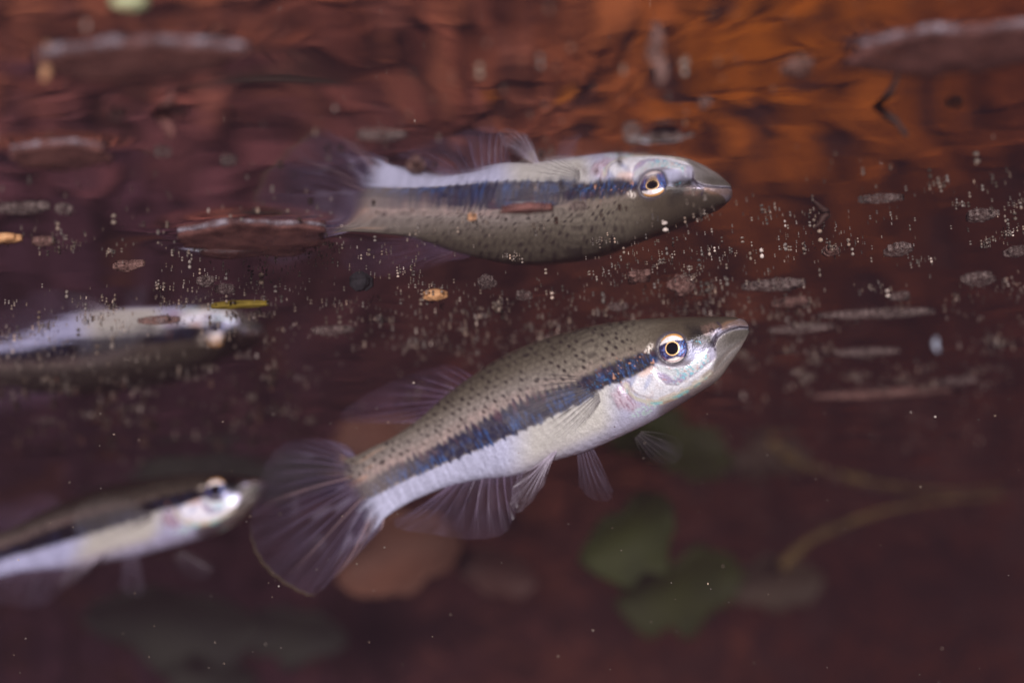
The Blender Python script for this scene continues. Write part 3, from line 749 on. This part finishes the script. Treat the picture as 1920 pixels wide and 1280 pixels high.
floater('leaf_scrap', 'reddish scrap in a dimple on the mirrored back', 'leaf scrap', 987, 376, 80, 10, RED_LEAF, dip=0.0008, rough=0.35, group=G)
floater('scum_flake', 'white flake inside the dark dimple behind the mirrored head', 'flake', 1184, 238, 34, 16, PALE, dip=0.0, bulge=0.5, edge=0.007, group=G)
floater('scum_flake', 'grey flake right of the white one in the dark dimple', 'flake', 1245, 238, 62, 12, PALE, dip=0.007, group=G)
pale = [(1640, 588, 170, 9, 'long pale streak right of the snout, longest on that side'), (1500, 616, 95, 9, 'pale streak just right of the snout tip'),
        (1455, 533, 100, 14, 'granular pale raft up and right of the snout'), (1196, 514, 42, 20, 'granular whitish clump above the eye of the sharp fish'),
        (914, 521, 32, 20, 'whitish clump right of the orange husk'), (240, 498, 52, 12, 'pale flake below the oval red-brown leaf, left side'),
        (1830, 524, 54, 16, 'pale pink flake near the right edge, below the speckled band'), (1648, 372, 70, 8, 'white flake right of the mirrored snout'),
        (716, 245, 64, 14, 'blurred white flake above the mirrored tail root'), (1836, 404, 48, 14, 'pale flake near the right edge, above the pink one'),
        (1910, 471, 34, 11, 'glinting flake cut by the right edge'), (1484, 565, 54, 9, 'short pale streak between raft and snout'),
        (622, 619, 95, 8, 'pale streak left of the sharp fish, over its dorsal fin'), (1622, 660, 90, 7, 'dim streak below the long pale streak'),
        (1650, 738, 190, 6, 'dim long streak lowest on the right'), (1795, 714, 62, 6, 'dim short streak at right above the twig'),
        (424, 541, 32, 12, 'silvery flake right above the yellow leaf sliver'), (386, 527, 26, 12, 'silvery flake left above the yellow leaf sliver'),
        (1500, 120, 48, 26, 'blurred whitish spot below the orange glow at top right'), (222, 212, 30, 14, 'blurred white spot under the large leaf, left part'),
        (330, 208, 34, 12, 'blurred white spot under the large leaf, right part'), (304, 283, 26, 12, 'blurred white spot between small leaf and mirrored tail'),
        (430, 300, 26, 12, 'blurred white spot just left of the mirrored tail'), (120, 392, 26, 14, 'blurred white speck right of the pale streak at left'),
        (300, 600, 60, 8, 'small pale flake over the mirrored second fish'), (1690, 555, 40, 8, 'short pale streak above the long one, right end'),
        (980, 548, 24, 14, 'pinkish grain right of the whitish clump'), (1160, 572, 34, 9, 'dull grain over the nape of the sharp fish'),
        (1085, 372, 26, 9, 'pale fleck over the mirrored shoulder'), (780, 300, 24, 26, 'blurred pale spot over the mirrored anal fin'),
        (1320, 186, 22, 16, 'blurred pale spot right of the pink rootlet'), (1790, 190, 24, 18, 'blurred pale spot under the right corner leaf'),
        (1555, 470, 30, 12, 'dusty clump in the speckled band at right, left one'), (1685, 468, 42, 16, 'dusty clump in the speckled band at right, right one')]
for (px, py, w, h, lb) in pale:
    floater('scum_flake', lb, 'flake', px, py, w, h, PALE if (px + py) % 3 else PINKISH, rough=0.55, bulge=0.35, group=G)
floater('husk', 'pinkish grain of bark right of the whitish clump over the nape', 'husk', 1277, 531, 52, 18, PINKISH, bulge=0.6, group=G)
floater('leaf_scrap', 'pale green scrap cut by the top edge, left of centre', 'leaf scrap', 246, 2, 66, 22, GREENISH, bulge=0.4, edge=0.004, group=G)

def hanging(name, label, cat, px, py, length, width, mat, lean=0.0, lean_y=0.0):
    """small rod hung from the film, tapering"""
    p = on_surface(px, py); sc_ = (p @ FWD) / FPX
    n, na = 16, 10; t = np.linspace(0, 1, n)[:, None]; a = np.arange(na) / na * 2 * math.pi
    L = length * sc_; r = width / 2 * sc_ * (1.0 - 0.55 * t ** 1.5) * (0.8 + 0.4 * vnoise(t * 5 + px, t * 0, 3)) * np.where(t > 0.97, 0.35, 1)
    V = np.stack([L * lean * t + r * np.cos(a) + 0.1 * L * np.sin(t * 3), L * lean_y * t + r * np.sin(a), -L * t + 0 * a], -1).reshape(-1, 3)
    V = np.vstack([V, [[0, 0, 0.0]], [V[-na:].mean(0)]]); F = [tuple(q) for q in grid_faces(n, na, True)]
    F += [(j, (j + 1) % na, n * na) for j in range(na)] + [((n - 1) * na + (j + 1) % na, (n - 1) * na + j, n * na + 1) for j in range(na)]
    o = make_mesh(name, V, F, mat); o.location = (p[0], p[1], H - 0.001 + float(surf_dz(p[0], p[1])))
    return tag(o, label, cat)
hanging('rootlet', 'blurred pinkish tan rootlet hanging from the film, top right of centre', 'rootlet', 1226, 92, 62, 32, PINKISH, 0.12)
hanging('rootlet', 'blurred orange tan rootlet hanging beside the large corner leaf at left', 'rootlet', 82, 108, 46, 25, TAN, 0.05)
hanging('twig', 'dark slanted twig end hanging right of the orange glow', 'twig', 1646, 200, 62, 20, DARKBROWN, 0.75)
hanging('twig', 'dark curved twig end right of the mirrored snout', 'twig', 1548, 400, 26, 18, DARKBROWN, -0.9)
hanging('rootlet', 'dim brown rootlet hanging between large leaf and mirrored tail', 'rootlet', 300, 215, 44, 30, RED_LEAF, 0.5)
d = ray(1754, 646); p = d * (1.45 / d[1])
n, na = 14, 10; t = np.linspace(-1, 1, n)[:, None]; a = np.arange(na) / na * 2 * math.pi
r = 0.0024 * np.sqrt(np.clip(1.02 - t * t, 0, 1)) * (0.8 + 0.4 * vnoise(t * 4 + 9, t * 0, 2))
V = np.stack([r * np.cos(a) + 0.002 * t * t, r * np.sin(a), 0.0078 * t + 0 * a], -1).reshape(-1, 3)
o = make_mesh('plankton_grain', V, grid_faces(n, na, True), mat_plain('bluish_white_grain', (0.22, 0.24, 0.31), 0.4, 0.4, 0, 0.3)); o.location = tuple(p)
tag(o, 'bluish white grain drifting below the long pale streak at right', 'grain')

# ------------------------------------------------------------------ dust on the film, grains in the water
phi = (1 + 5 ** 0.5) / 2
ICO_V = np.array([(-1, phi, 0), (1, phi, 0), (-1, -phi, 0), (1, -phi, 0), (0, -1, phi), (0, 1, phi), (0, -1, -phi), (0, 1, -phi), (phi, 0, -1), (phi, 0, 1), (-phi, 0, -1), (-phi, 0, 1)]) / math.hypot(1, phi)
ICO_F = np.array([(0, 11, 5), (0, 5, 1), (0, 1, 7), (0, 7, 10), (0, 10, 11), (1, 5, 9), (5, 11, 4), (11, 10, 2), (10, 7, 6), (7, 1, 8), (3, 9, 4), (3, 4, 2), (3, 2, 6), (3, 6, 8), (3, 8, 9), (4, 9, 5), (2, 4, 11), (6, 2, 10), (8, 6, 7), (9, 8, 1)])
def grains(name, P, R, mat, flat=1.0):
    n = len(P)
    sx = rng.uniform(0.7, 1.4, (n, 1, 3)); sx[..., 2] *= flat
    V = P[:, None, :] + R[:, None, None] * ICO_V[None] * sx
    F = (ICO_F[None] + (np.arange(n) * 12)[:, None, None]).reshape(-1, 3)
    shade = np.repeat(np.where(rng.random((n, 1)) < 0.04, 1.6, rng.uniform(0.15, 0.8, (n, 1))) * np.array([[1, 0.93, 0.86]]) ** rng.uniform(0, 2.5, (n, 1)), 12, 0)  # random tones; a few grains brightened in colour as glints
    o = make_mesh(name, V.reshape(-1, 3), F, mat, colors=shade)
    return tag(o, kind='stuff')

DUST_M = mat_leaf('surface_dust', (0.26, 0.225, 0.21), (0.58, 0.52, 0.49), 200, 0.3, 0.45, 0.2, attr=True)
n = 76000
yy = np.sqrt(rng.uniform(1.2 ** 2, 5.2 ** 2, n)); xx = rng.uniform(-0.40, 0.40, n) * yy
den = sstep(0.34, 0.72, fbm(xx * 3.2 + 20, yy * 3.2 + 20, 61)) * (0.35 + 0.9 * sstep(0.4, 0.7, fbm(xx * 14 + 20, yy * 9 + 20, 63)))
den = den * (0.06 + 0.94 * sstep(1.62, 2.0, yy)) * (1 - 0.93 * sstep(2.05, 2.65, yy)) + 0.012
keep = rng.random(n) < den
xx, yy = xx[keep], yy[keep]
rad = np.clip(rng.lognormal(math.log(0.00090), 0.5, len(xx)), 0.0008, 0.0046)
# a few tight clumps
cx, cyy, cr = [], [], []
for k in range(150):
    y0 = math.sqrt(rng.uniform(1.7 ** 2, 2.9 ** 2)); x0 = rng.uniform(-0.38, 0.38) * y0; m = int(rng.integers(5, 28)); s_ = rng.uniform(0.005, 0.016)
    cx.append(x0 + rng.normal(0, s_, m)); cyy.append(y0 + rng.normal(0, s_ * 1.6, m)); cr.append(rng.uniform(0.0006, 0.0018, m))
xx = np.concatenate([xx] + cx); yy = np.concatenate([yy] + cyy); rad = np.concatenate([rad] + cr)
grains('surface_dust', np.stack([xx, yy, H + surf_dz(xx, yy) - rad * 1.3], -1), rad, DUST_M)
y0 = np.concatenate([rng.uniform(2.45, 3.1, 190), rng.uniform(1.5, 1.78, 22)])
x0 = np.concatenate([rng.uniform(-0.42, -0.15, 190) * y0[:190] * 0.95, rng.uniform(-0.26, 0.16, 22)])
fr = np.concatenate([np.clip(rng.lognormal(math.log(0.0032), 0.5, 190), 0.0014, 0.009), rng.uniform(0.0012, 0.0038, 22)])
grains('dark_surface_flecks', np.stack([x0, y0, H + surf_dz(x0, y0) - fr * 0.7], -1), fr, mat_leaf('dark_flecks', (0.03, 0.016, 0.014), (0.09, 0.05, 0.04), 150, 0.1, 0.8, attr=True), 0.7)
n = 120
pp = []
for k in range(n):
    px, py = rng.uniform(0, 1920), rng.uniform(690, 1280); d = ray(px, py); pp.append(d * rng.uniform(1.8, 2.3))
grains('suspended_grains', np.array(pp), rng.uniform(0.0006, 0.0013, n), DUST_M)

# ------------------------------------------------------------------ leaves and sticks on the bank
def leaf_mesh(w, h, curl=0.3, seed=0, nu=13, nv=9):
    u = np.linspace(-1, 1, nu)[:, None]; v = np.linspace(-1, 1, nv)[None]
    prof = np.clip(1 - np.abs(u) ** 2.2, 0, 1) ** 0.75 * (1 + 0.12 * np.sin(u * 9 + seed) + 0.3 * (vnoise(u * 5 + 30 + seed, np.sign(v) * 3 + 30, 7) - 0.5))
    x = u * w / 2 + 0 * v; y = v * prof * h / 2 + 0.08 * w * np.sin(u * 1.6 + seed)
    z = curl * h * (0.5 * (v * prof) ** 2 + 0.25 * np.sin(u * 2.4 + seed * 1.7)) + 0.03 * h * np.abs(v)
    return np.stack([x, y, z], -1).reshape(-1, 3), grid_faces(nu, nv)

LIT_N = 5200
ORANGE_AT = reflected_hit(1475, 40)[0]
def litter():
    Vs, Fs, Cs = [], [], []; k0 = 0
    F1 = grid_faces(6, 4)
    pal = [S2L(140, 72, 52), S2L(160, 84, 56), S2L(110, 56, 46), S2L(128, 78, 70), S2L(120, 62, 36), S2L(84, 48, 44), S2L(170, 98, 66)]
    for i in range(LIT_N):
        y = rng.uniform(4.3, 9.0); x = rng.uniform(-0.5, 0.5) * (y + 2.5)
        z = float(bank_z(np.array(x), np.array(y)))
        w = rng.uniform(0.10, 0.30); h = w * rng.uniform(0.35, 0.65)
        L, _ = leaf_mesh(w, h, rng.uniform(0.1, 0.6), rng.uniform(0, 6), 6, 4)
        R = Matrix.Rotation(rng.uniform(0, 6.28), 3, 'Z'); T = Matrix.Rotation(rng.normal(0, 0.28) + math.radians(42), 3, 'X') @ Matrix.Rotation(rng.normal(0, 0.25), 3, 'Y')
        M = np.array(T @ R)
        Vs.append(L @ M.T + np.array([x, y, z + 0.06])); Fs.append(F1 + k0); k0 += len(L)
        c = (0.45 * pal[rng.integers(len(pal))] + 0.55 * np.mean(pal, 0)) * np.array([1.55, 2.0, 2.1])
        g = sstep(0.6, -1.8, x) * sstep(5.2, 6.2, y); wq = sstep(0.5, 1.8, x)   # purple water veil on the left put into leaf colour; browner on the right
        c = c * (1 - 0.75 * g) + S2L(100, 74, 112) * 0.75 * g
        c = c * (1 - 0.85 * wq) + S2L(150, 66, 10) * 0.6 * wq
        c = c * rng.uniform(0.85, 1.1) * (1 - 0.66 * sstep(5.5, 6.6, y)) * (1 - 0.2 * wq * sstep(5.3, 6.0, y))  # dimming of the light with distance put into leaf colour, darker up the bank
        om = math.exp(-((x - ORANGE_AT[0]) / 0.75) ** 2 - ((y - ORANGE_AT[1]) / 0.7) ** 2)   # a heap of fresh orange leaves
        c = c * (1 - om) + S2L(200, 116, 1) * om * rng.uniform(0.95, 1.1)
        Cs.append(np.broadcast_to(c, (len(L), 3)))
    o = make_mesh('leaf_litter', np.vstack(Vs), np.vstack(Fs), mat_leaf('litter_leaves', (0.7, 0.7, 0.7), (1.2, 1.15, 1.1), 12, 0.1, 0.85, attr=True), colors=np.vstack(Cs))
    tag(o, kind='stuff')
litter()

def bank_leaf(name, label, px, py, w, h, mat, mirrored=False, turn=0.0, fwd=0.7, tilt=(0, 0), group='leaves in the background', dist=None):
    if mirrored:
        q, d, L = reflected_hit(px, py); q = q - d * fwd; L -= fwd
    else:
        d = ray(px, py); q = d * (dist / d[1]); L = np.linalg.norm(q); d = d / np.linalg.norm(d)
    V, F = leaf_mesh(w * L / FPX, h * L / FPX, 0.35, px * 0.01)
    zc = -d; xc = np.cross(np.array([0, 0, 1.0]), zc); xc /= np.linalg.norm(xc); yc = np.cross(zc, xc)
    M = Matrix((xc, yc, zc)).transposed() @ Matrix.Rotation(turn, 3, 'Z') @ Matrix.Rotation(tilt[0], 3, 'X') @ Matrix.Rotation(tilt[1], 3, 'Y')
    o = make_mesh(name, V @ np.array(M).T, F, mat); o.location = tuple(q)
    so = o.modifiers.new('thickness', 'SOLIDIFY'); so.thickness = 0.012
    return tag(o, label, 'leaf', group)

GREEN = mat_leaf('green_weed', (0.006, 0.013, 0.001), (0.025, 0.037, 0.003), 6, 0.2)
DGREEN = mat_leaf('dark_green_weed', (0.007, 0.011, 0.010), (0.018, 0.025, 0.018), 6, 0.2)
RUST = mat_leaf('rusty_leaf', (0.035, 0.015, 0.010), (0.115, 0.049, 0.030), 4, 0.1)
FLAME = mat_leaf('orange_leaf', (0.30, 0.09, 0.006), (0.5, 0.17, 0.012), 2.5, 0.1)
OLIVE = mat_leaf('olive_leaf', (0.016, 0.012, 0.008), (0.040, 0.029, 0.017), 5, 0.1)
bank_leaf('green_leaf', 'dim green leaf below the belly of the sharp fish, upper one', 1175, 1000, 210, 150, GREEN, turn=0.3, dist=3.7, tilt=(0.2, 0.3))
bank_leaf('green_leaf', 'dim green leaf low in the middle, lower one', 1275, 1105, 250, 150, GREEN, turn=-0.1, dist=4.5, tilt=(0.3, 0.2))
bank_leaf('green_leaf', 'faint dark green leaf at bottom left, under the second fish', 330, 1160, 330, 170, DGREEN, turn=0.1, dist=4.8, tilt=(0.6, 0))
bank_leaf('green_leaf', 'faint dark green leaf at the bottom edge, left of the tail fin', 380, 1240, 220, 120, DGREEN, turn=-0.2, dist=5.2, tilt=(0.6, 0))
bank_leaf('green_leaf', 'faint olive green leaf at the bottom below the tail fin', 560, 1175, 190, 130, DGREEN, turn=-0.5, dist=4.9, tilt=(0.6, 0))
bank_leaf('brown_leaf', 'blurred rusty brown leaf glowing below the anal fin', 750, 1050, 250, 160, RUST, turn=0.2, dist=4.0)
bank_leaf('brown_leaf', 'blurred dull rusty leaf right of the glowing one', 930, 1070, 170, 90, mat_leaf('dull_rust', (0.028, 0.013, 0.011), (0.055, 0.024, 0.018), 5, 0.1), turn=-0.2, dist=4.3, tilt=(0.3, 0))
bank_leaf('brown_leaf', 'dim olive brown leaf under the lower end of the forked twig', 1455, 1095, 180, 110, OLIVE, turn=0.2, dist=4.7, tilt=(0.5, 0))
bank_leaf('orange_leaf', 'small orange leaf mirrored at the top, left one of two', 880, 105, 46, 20, FLAME, True)
bank_leaf('orange_leaf', 'small orange leaf mirrored at the top, right one of two', 1070, 108, 70, 30, FLAME, True, turn=-0.3)
bank_leaf('brown_leaf', 'dull tan leaf mirrored above the mirrored tail fin', 480, 150, 260, 40, OLIVE, True, turn=-0.1)

def stick(name, label, pts, width, mat):
    P = catmull([ray(px, py) * (dy / ray(px, py)[1]) for px, py, dy in pts], 40)
    base = P[0].copy()
    r = width / 2 * 4.3 / FPX * (1 - 0.75 * np.linspace(0, 1, 40)) * (0.7 + 0.6 * vnoise(np.linspace(0, 14, 40), np.zeros(40), 4))
    tg = np.gradient(P, axis=0); tg /= np.linalg.norm(tg, axis=1)[:, None]
    s1 = np.cross(tg, [0, 1.0, 0.1]); s1 /= np.linalg.norm(s1, axis=1)[:, None]; s2 = np.cross(tg, s1)
    a = np.arange(10) / 10 * 2 * math.pi
    V = P[:, None] + r[:, None, None] * (np.cos(a)[None, :, None] * s1[:, None] + np.sin(a)[None, :, None] * s2[:, None]) - base
    o = make_mesh(name, V.reshape(-1, 3), grid_faces(40, 10, True), mat)
    o.location = tuple(base); return tag(o, label, 'twig')
TWIG_M = mat_leaf('yellow_brown_twig', (0.03, 0.020, 0.005), (0.075, 0.050, 0.013), 14, 0.0)
stick('twig', 'blurred yellow-brown twig rising to the surface at lower right, forked with its mirror image', [(1465, 1062, 4.3), (1520, 1012, 4.3), (1590, 980, 4.3), (1680, 952, 4.3), (1780, 936, 4.32), (1880, 929, 4.3)], 22, TWIG_M)

build_surface()
